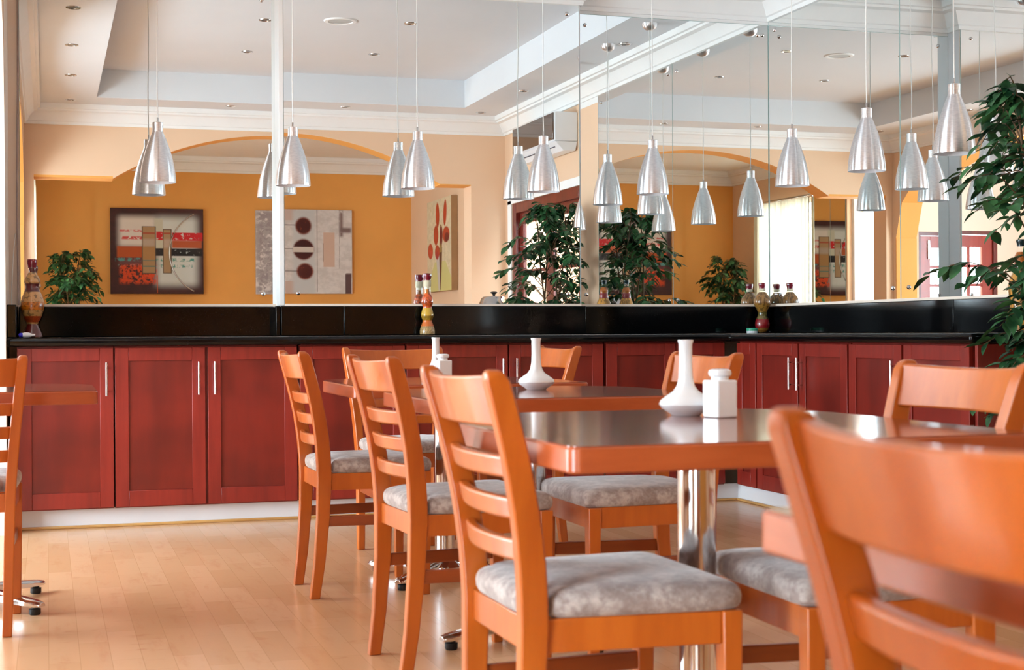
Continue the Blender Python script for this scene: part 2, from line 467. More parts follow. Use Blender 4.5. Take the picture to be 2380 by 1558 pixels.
splash(U2+.026, XR-.026, YB-.025, YB-.001, 'black granite backsplash piece running into the room corner')
splash(XR-.025, XR-.001, 6.05, YB-.001, 'black granite backsplash piece on the right wall beside the corner')
splash(XR-.025, XR-.001, EV+.01, 6.048, 'black granite backsplash piece at the near end of the right wall')
splash(XL+.001, XL+.044, FV+.10, YB-.027, 'upright black granite end piece against the left wall')

# cabinets ---------------------------------------------------------
DV, DU = 7.33, 3.53       # planes of the door fronts
ZD0, ZD1 = .098, .855
def cabinet(label, along, w, doors, loc, rz, depth=.5):
    """local x along the front, local -y faces the room"""
    t = thing('base_cabinet', label, 'cabinet', loc, rz, 'cherry red base cabinets')
    MB().box(0, w, .021, depth, .092, .861).build('carcass', M['cab'], t)
    for x0, x1, hnd in doors:
        st = .062
        b = MB().box(x0, x0+st, 0, .02, ZD0, ZD1).box(x1-st, x1, 0, .02, ZD0, ZD1)
        b.box(x0+st, x1-st, 0, .02, ZD0, ZD0+.075).box(x0+st, x1-st, 0, .02, ZD1-.062, ZD1)
        d = b.build('door', M['cab'], t, bevel=.0015, seg=1)
        MB().box(x0+st-.004, x1-st+.004, .0085, .016, ZD0+.07, ZD1-.058).build('panel', M['cabpanel'], d)
        if hnd:
            hx = x0+.032 if hnd == 'l' else x1-.032
            h = MB().tube([(hx, -.032, .628), (hx, -.032, .786)], .0062, 12)
            for z in (.652, .762): h.tube([(hx, -.032, z), (hx, .001, z)], .0042, 8)
            h.build('handle', M['chrome'], d, smooth=40)['label'] = 'chrome bar handle'
    return t
def lcab(label, px, hnds):
    us = [(u_at(a, DV), u_at(c, DV)) for a, c in px]
    o = us[0][0]-.002; w = us[-1][1]-o+.002
    cabinet(label, 0, w, [(a-o, c-o, h) for (a, c), h in zip(us, hnds)], (o, DV, 0), 0, .47)
lcab('single door cherry red cabinet at the far left end of the counter', [(40, 263)], ['r'])
lcab('double door cherry red cabinet, second from the left, dark gap between its doors', [(267, 476.5), (482.5, 690)], ['r', 'l'])
lcab('cherry red cabinet behind the leftmost dining chairs, third from the left end', [(697, 941)], ['r'])
lcab('double door cherry red cabinet behind the far table and its white vase', [(945, 1180), (1184, 1402)], ['r', 'l'])
lcab('cherry red cabinet on the mirror wall next to the inner corner', [(1409, 1570), (1572, 1684)], [None, None])
def rcab(label, px, hnds):
    v = [(v_at(a, DU), v_at(c, DU)) for a, c in px]
    o = v[0][0]+.001; w = o-v[-1][1]+.001
    cabinet(label, 0, w, [(o-a, o-c, h) for (a, c), h in zip(v, hnds)], (DU, o, 0), -math.pi/2, .5)
rcab('double door cherry red cabinet on the right wall by the inner corner', [(1712, 1755), (1758, 1853), (1857, 1968)], [None, 'r', 'l'])
rcab('cherry red cabinet at the near end of the right wall, beside the ficus', [(1972, 2094), (2099, 2252)], ['r', 'l'])
tag(MB().box(DU, XR-.05, EV+.015, EV+.033, .0, .861).build('end_panel', M['cab'], bevel=.002), 'dark red end panel closing the right cabinet run behind the ficus', 'panel')
struct(MB().box(XL+.01, DU+.05, DV+.05, DV+.064, 0, .092).build('baseboard_back', M['toe']))
struct(MB().box(DU+.05, DU+.064, EV+.034, DV+.05, 0, .092).build('baseboard_right', M['toe']))
b = MB().box(XL+.01, DU+.04, DV+.036, DV+.05, 0, .014).box(DU+.036, DU+.05, EV+.034, DV+.036, 0, .014)
struct(b.build('trim_7', M['beading'], bevel=.004))

# ------------------------------------------------------------------ dining chairs
def lerp(a, c, t): return a+(c-a)*t
POST = [(0, -.222, .158, .017, .0145), (.12, -.206, .162, .019, .015), (.28, -.193, .166, .022, .0155), (.42, -.189, .170, .0245, .016), (.50, -.192, .175, .0245, .016),
        (.60, -.204, .183, .0235, .016), (.70, -.224, .193, .0225, .016), (.80, -.251, .203, .0215, .016), (.838, -.2625, .2065, .0205, .0155), (.852, -.268, .208, .016, .014), (.858, -.271, .2085, .009, .009)]
def post_at(z):
    for a, c in zip(POST[:-1], POST[1:]):
        if z <= c[0]:
            t = (z-a[0])/(c[0]-a[0]); return [lerp(a[i], c[i], t) for i in range(5)]
    return POST[-1]
def make_chair(label):
    t = thing('dining_chair', label, 'chair', (0, 0, 0), 0, 'orange wooden dining chairs')
    for s in (1, -1):
        fine = [post_at(z) for z in [0, .06, .12, .2, .28, .36, .42, .47, .52, .57, .62, .67, .72, .77, .81]]+POST[-3:]
        MB().loft([[(x-d, s*y-w, z), (x+d, s*y-w, z), (x+d, s*y+w, z), (x-d, s*y+w, z)] for z, x, y, d, w in fine]).build('rear_post', M['chair'], t, bevel=.004, seg=2, smooth=45)
    for s in (1, -1):
        MB().loft([[(.165-a, s*.193-a, z), (.165+a, s*.193-a, z), (.165+a, s*.193+a, z), (.165-a, s*.193+a, z)] for z, a in ((0, .0135), (.3, .0175), (.434, .0185))]).build('front_leg', M['chair'], t, bevel=.003)
    def rail(z0, z1, bow, th, name, mat, bev):
        rings = []; N = 16
        for i in range(N+1):
            q = 2*i/N-1; ring = []
            for z, off in ((z0, -th/2), (z0, th/2), ((z0+z1)/2, th/2), (z1, th/2), (z1, -th/2), ((z0+z1)/2, -th/2)):
                _, x, y, _, w = post_at(min(z, .838)); yy = (y-w*.3)*q
                dz = -.006*(1-q*q) if (z == z1 and name == 'top_rail') else 0
                ring.append((x+.004-bow*(1-q*q)+off, yy, z+dz))
            rings.append(ring)
        MB().loft(rings).build(name, mat, t, bevel=bev, seg=2, smooth=40)
    rail(.762, .850, .034, .021, 'top_rail', M['chair'], .004)
    for z in (.692, .620, .548): rail(z-.019, z+.019, .026, .021, 'slat', M['chair'], .005)
    for s in (1, -1):
        MB().bar((-.165, s*.168, .405), (.147, s*.193, .405), .020, .058).build('side_apron', M['chair'], t, bevel=.002)
        MB().bar((-.183, s*.165, .268), (.149, s*.190, .268), .016, .036).build('stretcher', M['chair_dark'], t, bevel=.003)
    MB().bar((.168, -.175, .405), (.168, .175, .405), .020, .058).build('front_apron', M['chair'], t, bevel=.002)
    MB().bar((-.189, -.155, .405), (-.189, .155, .405), .020, .058).build('rear_apron', M['chair'], t, bevel=.002)
    # upholstered seat
    out = []
    base = [(-.205, -.135), (-.162, -.150), (-.158, -.186), (.150, -.212), (.188, -.200), (.192, -.15), (.192, .15), (.188, .200), (.150, .212), (-.158, .186), (-.162, .150), (-.205, .135)]
    # subdivide + corner-cut the outline
    P = [Vector(p) for p in base]
    for _ in range(2):
        Q = []
        for i in range(len(P)):
            a, c = P[i], P[(i+1) % len(P)]; Q += [a*.84+c*.16, a*.16+c*.84]
        P = Q
    rings = []
    for z, s in ((.435, .962), (.438, .984), (.445, 1.0), (.457, 1.006), (.466, .998), (.473, .98), (.479, .94), (.4835, .86), (.4865, .72), (.4885, .5), (.4895, .15)):
        rings.append([(p.x*s, p.y*s, z) for p in P])
    MB().loft(rings).build('seat_cushion', M['velvet'], t, smooth=60)
    return t
chair = make_chair('orange wooden dining chair in the foreground centre, seen from behind its ladder back')
chair.location = (.968, 2.57, 0); chair.rotation_euler = (0, 0, R(.6))
PI = math.pi
dup(chair, (1.118, 4.047, 0), R(3.2), 'orange wooden dining chair left of the middle table, between the two other left chairs')
dup(chair, (1.098, 5.296, 0), R(1), 'leftmost dining chair at the far table, seen from behind its ladder back')
dup(chair, (1.44, 6.03, 0), R(-86), 'dining chair on the counter side of the far table, facing the camera')
dup(chair, (1.89, 6.22, 0), R(184), 'dining chair behind the white vase, facing left at the far table')
dup(chair, (1.60, 4.06, 0), R(180), 'dining chair facing left at the middle table, behind the vase and shaker')
dup(chair, (1.452, 2.543, 0), R(179), 'dining chair facing left at the right side of the large nearest table')
dup(chair, (.842, .878, 0), R(0), 'large blurred dining chair back in the right foreground, nearest the camera')
dup(chair, (-.287, 5.02, 0), R(92), 'dining chair cut off by the left edge of the picture')

# ------------------------------------------------------------------ pedestal tables
ZTT = .740
def make_table(label, w, d, arms, rc=.26):
    t = thing('pedestal_table', label, 'table', (0, 0, 0), 0, 'cherry wood pedestal tables')
    def outline(ins):
        x, y = w/2-ins, d/2-ins; p = []
        for cx_, cy_, r, a0 in ((-x, -y, .022, 180), (x, -y, .022, 270), (x, y, rc, 0), (-x, y, rc, 90)):
            ox = cx_+(r if cx_ < 0 else -r); oy = cy_+(r if cy_ < 0 else -r)
            for k in range(9):
                a = R(a0+90*k/8); p.append((ox+r*math.cos(a), oy+r*math.sin(a)))
        return p
    b = MB().prism(outline(0), ZTT-.044, ZTT-.0015)
    b.build('table_edge', M['table_edge'], t, bevel=.004, smooth=30)['label'] = 'orange brown edge band'
    MB().prism(outline(.003), ZTT-.004, ZTT).build('tabletop', M['table'], t, smooth=30)
    MB().lathe([(.038, .06), (.038, .66), (.05, .67), (.11, .685), (.11, .696)], n=32).build('pedestal', M['chrome'], t, smooth=35)
    MB().lathe([(.10, .035), (.098, .05), (.075, .066), (.05, .078), (.042, .1)], n=32).build('hub', M['chrome'], t, smooth=40)
    for k in range(4):
        a = R(arms+90*k); ca, sa = math.cos(a), math.sin(a); rings = []
        for r, wd, zt, zb in ((.05, .026, .078, .04), (.14, .028, .066, .034), (.25, .026, .054, .03), (.315, .023, .046, .027), (.335, .012, .042, .028)):
            ring = [(r, -wd, zb), (r, wd, zb), (r, wd, zt-.008), (r, wd*.5, zt), (r, -wd*.5, zt), (r, -wd, zt-.008)]
            rings.append([(x*ca-y*sa, x*sa+y*ca, z) for x, y, z in ring])
        arm = MB().loft(rings).build('base_arm', M['chrome'], t, smooth=40, bevel=.002)
        MB().lathe([(.016, .0), (.019, .004), (.019, .02), (.012, .022), (.012, .03)], (.30*ca, .30*sa, 0), 14).build('rubber_foot', M['black_rubber'], arm, smooth=40)
    return t
tb = make_table('large nearest pedestal table with white vase and square shaker', .87, .98, 28); tb.location = (1.215, 2.69, 0)
tb = make_table('middle pedestal table carrying the white vase alone', .84, .84, 18); tb.location = (1.40, 4.28, 0)
tb = make_table('far pedestal table nearest the counter, with shaker and vase', .85, .84, 45); tb.location = (1.42, 5.42, 0)
tb = make_table('pedestal table at the left edge, beside the cut off chair', .82, .80, 45); tb.location = (-.255, 5.36, 0)
tb = make_table('blurred pedestal table in the right foreground under the nearest chair back', .85, .86, 45, .018); tb.location = (1.112, .945, 0)

# ------------------------------------------------------------------ things on the tables
VASE = [(.030, 0), (.033, .003), (.040, .008), (.052, .016), (.0575, .024), (.055, .032), (.042, .042), (.027, .052), (.019, .064), (.0155, .08), (.0142, .11), (.0142, .152), (.0165, .158), (.0165, .161), (.012, .161), (.0105, .15), (.010, .08)]
def vase(loc, label):
    o = MB().lathe(VASE, n=36).build('bud_vase', M['porcelain'], smooth=50); o.location = loc
    return tag(o, label, 'vase', 'white bud vases')
vase((1.30, 2.93, ZTT), 'white porcelain bud vase on the large nearest table, behind the square shaker')
vase((1.455, 4.42, ZTT), 'white porcelain bud vase standing alone on the middle table')
vase((1.425, 5.56, ZTT), 'white bud vase on the far table, only its neck above the shaker')
def shaker(loc, rz, label):
    t = thing('salt_shaker', label, 'shaker', loc, rz, 'white square shakers')
    MB().box(-.026, .026, -.026, .026, 0, .078).build('body', M['porcelain'], t, bevel=.004, seg=3)
    MB().lathe([(.0185, .076), (.0185, .085), (.023, .087), (.0245, .092), (.023, .098), (.016, .101)], n=28).build('cap', M['porcelain'], t, smooth=45)
    b = MB()
    for i in range(5): b.lathe([(.0016, .1005), (.0016, .1016)], (.008*math.cos(i*1.256), .008*math.sin(i*1.256), 0), 8)
    b.build('pour_holes', M['black_plastic'], t)
    return t
sh = shaker((1.335, 2.835, ZTT), R(14), 'white square porcelain shaker on the large nearest table')
dup(sh, (1.395, 5.34, ZTT), R(12), 'white square shaker on the far table, in front of the vase neck')

# ------------------------------------------------------------------ bottles and small things on the worktop
def bottle_fill(name, bands, bean=60, zs=1.0):
    t = NT(name); o = t.obj(); z = t.sep(o)[2]
    vo = t.voronoi(o, bean)
    col = lin(bands[0][1]); first = True
    for z0, c, kind in bands:
        cc = lin(c)
        if kind == 'beans':
            dk = tuple(x*.4 for x in cc[:3])+(1,)
            cc = t.mix(t.ss(vo[0], .55, .8), cc, dk)
        elif kind == 'grain':
            v2 = t.voronoi(o, 260); dk = tuple(x*.5 for x in cc[:3])+(1,)
            cc = t.mix(t.ss(v2[0], .3, .6), cc, dk)
        elif kind == 'chunks':
            nn = t.noise(o, 55, 2); dk = tuple(x*.45 for x in cc[:3])+(1,)
            cc = t.mix(t.ss(nn, .45, .6), cc, dk)
        elif kind == 'sticks':
            nn = t.noise(t.mapping(o, (1, 1, .06)), 90, 1); dk = tuple(x*.4 for x in cc[:3])+(1,)
            cc = t.mix(t.ss(nn, .42, .58), cc, dk)
        if first: col = cc; first = False
        else: col = t.mix(t.ss(z, z0-.002, z0+.002), col, cc)
    t.col(col); t.set(Roughness=.35)
    return t.m
def glass_shell():
    t = NT('bottle_glass')
    tr = t.n.new('ShaderNodeBsdfTransparent'); gl = t.n.new('ShaderNodeBsdfGlossy'); gl.inputs['Roughness'].default_value = .02
    lw = t.n.new('ShaderNodeFresnel'); lw.inputs[0].default_value = 1.5
    mx = t.n.new('ShaderNodeMixShader')
    ge = t.n.new('ShaderNodeNewGeometry')
    t.l.new(t.math('MULTIPLY', lw.outputs[0], t.math('SUBTRACT', 1.0, ge.outputs['Backfacing'])), mx.inputs[0]); t.l.new(tr.outputs[0], mx.inputs[1]); t.l.new(gl.outputs[0], mx.inputs[2])
    t.l.new(mx.outputs[0], t.out.inputs[0]); t.n.remove(t.b)
    return t.m
M['bglass'] = glass_shell()
def smooth_prof(p, k=4):
    out = []
    for i in range(len(p)-1):
        a0, a, c, c1 = p[max(i-1, 0)], p[i], p[i+1], p[min(i+2, len(p)-1)]
        for j in range(k):
            t = j/k; h = []
            for q in (0, 1):
                h.append(.5*((2*a[q])+(-a0[q]+c[q])*t+(2*a0[q]-5*a[q]+4*c[q]-c1[q])*t*t+(-a0[q]+3*a[q]-3*c[q]+c1[q])*t**3))
            out.append((max(h[0], .002), h[1]))
    out.append(p[-1]); return out
def bottle(name, loc, prof, fill_top, bands, cap, label, neckwrap=None, bean=60):
    t = thing(name, label, 'bottle', loc, 0, 'layered preserve bottles')
    sp = smooth_prof(prof)
    MB().lathe(sp, n=32).build('glass', M['bglass'], t, smooth=60)
    fp = [(r*.955-.0008, max(z, .004)) for r, z in sp if z <= fill_top]
    MB().lathe(fp, n=32).build('preserved_filling', bottle_fill(name+'_filling', bands, bean), t, smooth=60)
    z1 = prof[-1][1]; rn = prof[-1][0]
    z0, cm = cap
    MB().lathe([(rn+.0015, z0), (rn+.002, z0+.01), (rn+.005, z0+.02), (rn+.0055, z1), (rn+.0045, z1+.007), (.002, z1+.009)], n=24).build('seal', cm, t, smooth=50)
    if neckwrap:
        MB().lathe([(rn+.0008, neckwrap[0]), (rn+.002, neckwrap[0]+.002), (rn+.002, neckwrap[1]-.002), (rn+.0008, neckwrap[1])], n=24).build('neck_wrap', M['cord'], t, smooth=50)
    return t
bottle('preserve_bottle', (-.066, 7.60, ZTOP+.0005),
       [(.050, 0), (.050, .006), (.045, .02), (.034, .045), (.028, .062), (.031, .075), (.044, .10), (.056, .135), (.058, .16), (.053, .19), (.040, .22), (.032, .24), (.034, .258), (.040, .27), (.036, .285), (.024, .305), (.0185, .32), (.018, .35), (.018, .372)],
       .316, [(0, (92, 16, 10), ''), (.066, (190, 142, 84), 'beans'), (.074, (190, 70, 12), 'grain'), (.104, (198, 148, 86), 'beans'), (.134, (202, 112, 6), 'chunks'), (.172, (204, 152, 92), 'beans'), (.222, (84, 3, 18), ''), (.262, (204, 156, 98), 'beans')],
       (.338, M['cap_red']), 'curvy bottle layered with chickpeas and orange slices at the left end of the worktop', None, 62)
bottle('preserve_bottle', (1.937, 7.735, ZTOP+.0005),
       [(.040, 0), (.043, .006), (.0435, .025), (.036, .05), (.0275, .074), (.031, .088), (.036, .106), (.031, .130), (.026, .145), (.0265, .155), (.0325, .176), (.028, .203), (.021, .218), (.019, .235), (.0185, .30), (.0185, .322)],
       .30, [(0, (218, 178, 116), 'grain'), (.048, (222, 112, 34), ''), (.080, (206, 156, 50), 'grain'), (.105, (214, 168, 44), ''), (.146, (226, 92, 30), 'chunks'), (.222, (232, 132, 40), 'sticks'), (.245, (238, 226, 196), ''), (.285, (238, 226, 196), '')],
       (.292, M['cap_red']), 'tall slim bottle of orange and yellow layers in front of the middle mirror', (.258, .292), 60)
bottle('preserve_bottle', (3.975, 7.862, ZTOP+.0005),
       [(.026, 0), (.022, .006), (.038, .02), (.0455, .048), (.041, .078), (.030, .098), (.028, .118), (.034, .136), (.050, .165), (.053, .185), (.046, .208), (.026, .232), (.018, .246), (.0165, .27), (.0165, .284)],
       .240, [(0, (176, 120, 50), 'grain'), (.03, (140, 8, 22), ''), (.082, (112, 98, 40), 'chunks'), (.122, (166, 118, 48), 'beans'), (.168, (160, 112, 56), 'sticks')],
       (.258, M['cap_red']), 'gourd shaped bottle with a red lower belly in the corner of the worktop', (.244, .26), 85)
bottle('preserve_bottle', (3.975, 5.44, ZTOP+.0005),
       [(.050, 0), (.052, .01), (.052, .12), (.055, .15), (.058, .20), (.050, .235), (.036, .262), (.034, .285), (.030, .305), (.033, .32), (.026, .335), (.018, .355), (.017, .39)],
       .345, [(0, (216, 150, 60), 'sticks'), (.262, (130, 10, 18), ''), (.30, (206, 110, 26), 'grain')],
       (.368, M['cap_dark']), 'dark capped bottle of amber and red preserves near the ficus', None, 60)
t = thing('tin', 'small teal and white round tin left of the gourd shaped bottle', 'tin', (u_at(1748, 7.72), 7.72, ZTOP+.0005))
MB().lathe([(.030, 0), (.031, .002), (.031, .014), (.030, .014)], n=28).build('base', M['plastic_white'], t, smooth=40)
MB().lathe([(.0315, .013), (.0318, .027), (.030, .029), (.002, .029)], n=28).build('lid', M['teal'], t, smooth=40)
t = thing('bottle_opener', 'small white plastic gadget with a blue end beside the leftmost bottle', 'gadget', (u_at(64, 7.37), 7.37, ZTOP+.0005), R(10))
b = MB(); rings = []
for x, r in ((-.032, .004), (-.026, .009), (-.012, .0125), (.002, .0125), (.014, .009), (.02, .0065), (.034, .0062)):
    rings.append([(x, r*1.25*math.cos(a*PI/8), .0128+r*math.sin(a*PI/8)) for a in range(16)])
b.loft(rings).build('grip', M['plastic_white'], t, smooth=60)
b = MB(); b.loft([[(x, r*1.25*math.cos(a*PI/8), .0128+r*math.sin(a*PI/8)) for a in range(16)] for x, r in ((-.040, .006), (-.037, .0095), (-.028, .011), (-.024, .0105))]).build('blue_end', M['plastic_blue'], t, smooth=60)
# cable down the left edge of the mirror
p = [(XL+.045+.004*math.sin(z*3.1), YB-.012, z) for z in [1.07+i*.06 for i in range(29)]]
tag(MB().tube(p, .0042, 8).build('cable', plain('grey_flex', (176, 158, 154), .5), smooth=50), 'thin grey cable running up the wall at the left edge of the mirror', 'cable')
p = [(XL+.012+.02*(i/12)**2, YB-.03, 1.07+i*.03) for i in range(13)]
tag(MB().tube(p, .003, 8).build('wire', M['cable'], smooth=50), 'short loose white wire rising from the granite end piece', 'wire')

# ------------------------------------------------------------------ pendant lamps
SH = [(.0885, 0), (.0885, .012), (.086, .04), (.081, .075), (.073, .115), (.062, .155), (.050, .19), (.039, .22), (.030, .242), (.0265, .252)]
def make_pendant(label):
    t = thing('pendant_lamp', label, 'lamp', (0, 0, 0), 0, 'brushed aluminium pendant lamps over the counter')
    sp = smooth_prof(SH, 3)
    inner = [(r-.0022, z) for r, z in reversed(sp)]
    MB().loft([[(r*math.cos(2*PI*j/40), r*math.sin(2*PI*j/40), z) for j in range(40)] for r, z in sp], False).build('shade', M['alu'], t, smooth=40)
    MB().loft([[(r*math.cos(2*PI*j/40), r*math.sin(2*PI*j/40), z) for j in range(40)] for r, z in inner+[(.0885, 0)]], False).build('shade_lining', M['shade_in'], t, smooth=60)
    MB().lathe([(.0262, .250), (.0262, .296), (.0245, .298), (.006, .298)], n=28).build('collar', M['alu'], t, smooth=40)
    MB().lathe([(.0045, .297), (.0045, .322), (.003, .324)], n=12).build('cord_grip', M['chrome'], t, smooth=40)
    zz = [.322+i*(2.875-1.672-.322)/14 for i in range(15)]
    MB().tube([(.002*math.sin(z*9), .002*math.cos(z*7), z) for z in zz], .0028, 8).build('cord', M['cable'], t, smooth=60)
    zc = ZC-1.672
    MB().lathe([(.010, zc-.047), (.026, zc-.043), (.041, zc-.032), (.049, zc-.016), (.0505, zc), ], n=28).build('ceiling_cup', M['alu'], t, smooth=50)
    MB().lathe([(.02, .15), (.028, .17), (.022, .20), (.016, .25)], n=16).build('bulb_holder', M['plastic_white'], t, smooth=50)
    return t
LV = 7.60
pl_px = [369.5, 683.5, 973, 1265.5, 1519]
pd = make_pendant('brushed aluminium pendant lamp hanging furthest left over the counter')
pd.location = (u_at(pl_px[0], LV), LV, 1.672)
for x, l in zip(pl_px[1:], ['pendant lamp hanging in front of the white post', 'pendant lamp above the tall slim orange bottle', 'fourth pendant lamp from the left, before the reflected doorway', 'pendant lamp on the mirror wall nearest the room corner']):
    dup(pd, (u_at(x, LV), LV, 1.672), 0, 'brushed aluminium '+l)
for (v, l) in zip((6.99, 6.25, 5.535), ['pendant lamp on the right wall nearest the room corner', 'middle pendant lamp of the three along the right wall', 'nearest pendant lamp, partly behind the ficus leaves']):
    dup(pd, (3.71, v, 1.672), 0, 'brushed aluminium '+l)

# ------------------------------------------------------------------ recessed spotlights and ceiling speaker
def make_spot(label, grp):
    t = thing('recessed_spotlight', label, 'spotlight', (0, 0, 0), 0, grp)
    MB().lathe([(.030, .001), (.033, -.004), (.044, -.004), (.046, .001)], n=24, cap=False).build('bezel', M['steel'], t, smooth=40)
    MB().lathe([(.031, -.001), (.020, .0005), (.002, .0008)], n=24).build('lamp', plain('spot_glass', (120, 116, 112), .15), t, smooth=40)
    return t
def from_mirror(x, y, z):
    """room position of a thing on a level z seen in the mirror wall at pixel x, y"""
    yaw = math.atan((x-1190)/F_PX); plane = YM if 650 < x < 1330 else YB
    hor = 772-.0056*(x-1190)
    Z = F_PX*(z-EYE)/(hor-y); X = (x-1190)/F_PX*Z
    return (X*_cy+Z*_sy, 2*plane-(-X*_sy+Z*_cy))
spots = []
for k, (x, y) in enumerate([(175, 18), (171, 105), (168, 175), (167, 232)]):
    spots.append((from_mirror(x, y, ZC), ZC, '%s recessed spotlight from the mirror in the left ceiling border' % ('first', 'second', 'third', 'fourth')[k]))
for (x, y), w in zip([(620, 47), (578, 121)], ('nearer', 'farther')):
    spots.append((from_mirror(x, y, ZT), ZT, 'recessed spotlight in the raised ceiling left of the speaker, %s the mirror' % w.replace('nearer', 'nearer to').replace('farther', 'farther from')))
for (x, y), w in zip([(957, 55), (873, 127)], ('nearer to', 'farther from')):
    spots.append((from_mirror(x, y, ZT), ZT, 'recessed spotlight in the raised ceiling right of the speaker, %s the mirror' % w))
for (x, y), w in zip([(538, 247), (805, 249), (1120, 262)], ('left', 'middle', 'right')):
    spots.append((from_mirror(x, y, ZC), ZC, '%s recessed spotlight in the ceiling border above the arch' % w))
for (x, y), w in zip([(1219, 212), (1455, 103)], ('far', 'near')):
    spots.append((from_mirror(x, y, ZC), ZC, 'recessed spotlight at the %s end of the right ceiling border' % w))
proto = None
for (u, v), z, l in spots:
    if z == ZC and v < AV+.2: v = AV+.26
    if proto is None: proto = make_spot(l, 'recessed ceiling spotlights'); o = proto; o.location = (u, v, z-.0005)
    else: o = dup(proto, (u, v, z-.0005), 0, l)
for i, (u, l) in enumerate([(1.15, 'left'), (3.2, 'right')]):
    dup(proto, (u, .5, 2.9195), 0, '%s recessed spotlight in the ceiling behind the arch' % l)
su, sv = from_mirror(795, 49, ZT)
t = thing('ceiling_speaker', 'round white ceiling speaker in the raised ceiling', 'speaker', (su, sv, ZT-.0005))
MB().lathe([(.085, -.001), (.09, -.008), (.112, -.008), (.12, .0005)], n=40, cap=False).build('rim', M['crown'], t, smooth=40)
MB().lathe([(.087, -.003), (.04, -.006), (.002, -.007)], n=40).build('grille', plain('grey_mesh', (196, 198, 196), .6), t, smooth=60)

# ------------------------------------------------------------------ ficus trees
def leaf(mb, p, d, up, L, W):
    d = Vector(d).normalized(); s = d.cross(up)
    if s.length < 1e-4: s = Vector((1, 0, 0))
    s.normalize(); nn = s.cross(d).normalized()
    P = Vector(p)
    row = [(0, 0), (.22, .75), (.5, 1.0), (.78, .62), (1.0, 0)]
    cen = [P+d*L*t-nn*L*.18*t*t for t, _ in row]
    lf = [c+s*W*.5*w+nn*W*.16*w for c, (t, w) in zip(cen, row)]
    rt = [c-s*W*.5*w+nn*W*.16*w for c, (t, w) in zip(cen, row)]
    vs_ = [cen[0], lf[1], cen[1], rt[1], lf[2], cen[2], rt[2], lf[3], cen[3], rt[3], cen[4]]
    mb.add(vs_, [(0, 2, 1), (0, 3, 2), (1, 2, 5, 4), (2, 3, 6, 5), (4, 5, 8, 7), (5, 6, 9, 8), (7, 8, 10), (8, 9, 10)])
def ficus(label, loc, stems, h, r0, z_low, nb, seed, pot_r=.17, pot_h=.30, lean=(0, 0), ok=lambda x, y, z: True):
    rnd = random.Random(seed)
    t = thing('potted_ficus', label, 'plant', loc)
    MB().lathe([(pot_r*.72, 0), (pot_r*.95, pot_h*.85), (pot_r, pot_h*.86), (pot_r, pot_h), (pot_r*.9, pot_h), (pot_r*.88, pot_h-.03)], n=28).build('pot', M['pot'], t, smooth=35)
    MB().lathe([(pot_r*.87, pot_h-.035), (pot_r*.4, pot_h-.028), (.003, pot_h-.025)], n=20).build('soil', M['soil'], t, smooth=50)
    lv = MB(); tw = MB(); paths = []
    for k in range(stems):
        a = 2*PI*k/stems+.4; pts = []
        for i in range(9):
            f = i/8; rr = .045+.10*f*r0/.35
            pts.append(Vector((math.cos(a+f*2.0)*rr*.8+lean[0]*f, math.sin(a+f*2.0)*rr*.8+lean[1]*f, pot_h-.04+(h*.93-pot_h)*f)))
        MB().tube(pts, [.011*(1-.55*i/8) for i in range(9)], 8).build('stem', M['bark'], t, smooth=60)
        paths.append(pts)
    for k in range(nb):
        f = rnd.random()**.85; z = z_low+(h-z_low)*f
        pts = paths[k % stems]; ff = min(.999, max(0, (z-.12-pot_h)/(h*.93-pot_h))); i = int(ff*8); q = ff*8-i
        o = pts[i].lerp(pts[i+1], q)
        prof = math.sin(PI*min(1, max(0.02, .12+.86*f)))**.6
        a = rnd.uniform(0, 2*PI); ln = r0*prof*rnd.uniform(.55, 1.15)
        for _ in range(14):
            e = o+Vector((math.cos(a)*ln, math.sin(a)*ln, .10))
            w_ = e+Vector((math.cos(a)*.09+loc[0], math.sin(a)*.09+loc[1], 0))
            if ok(w_.x, w_.y, w_.z): break
            ln *= .9; a += rnd.uniform(-.25, .25)
        e.z += .09*rnd.random()-.05
        br = []
        for j in range(6):
            g = j/5; p = o.lerp(e, g); p.z += .10*math.sin(g*PI*.9)-.05*g*g; br.append(p)
        tw.tube(br, [.0035*(1-.6*j/5) for j in range(6)], 5)
        nl = rnd.randint(8, 13)
        for j in range(nl):
            g = .28+.72*j/(nl-1); ii = min(4, int(g*5)); p = br[ii].lerp(br[ii+1], g*5-ii)
            da = a+(1 if j % 2 else -1)*rnd.uniform(.4, 1.3)
            dv = Vector((math.cos(da), math.sin(da), rnd.uniform(-.9, .15)))
            up = Vector((rnd.uniform(-.4, .4), rnd.uniform(-.4, .4), 1))
            L = rnd.uniform(.062, .10)
            q_ = p+dv.normalized()*L+Vector(loc)
            if ok(q_.x, q_.y, q_.z): leaf(lv, p, dv, up, L, L*rnd.uniform(.42, .55))
    tw.build('twigs', M['bark'], t, smooth=60)
    f = lv.build('foliage', M['leaf'], t, smooth=70)
    return t
ficus('tall leafy ficus at the right edge, beside the near end of the counter', (3.70, 4.86, 0), 5, 1.93, .40, .62, 150, 3, .16, ok=lambda x, y, z: x < 4.035 and not (z < 1.0 and y > 5.05) and not (z < 1.12 and y > 5.05 and x > 4.0))
ficus('bushy ficus before the ochre wall, reflected left of the dark abstract painting', (.24, -.62, 0), 4, 1.86, .36, .75, 130, 11, ok=lambda x, y, z: x > -.06 and y > OV+.06)

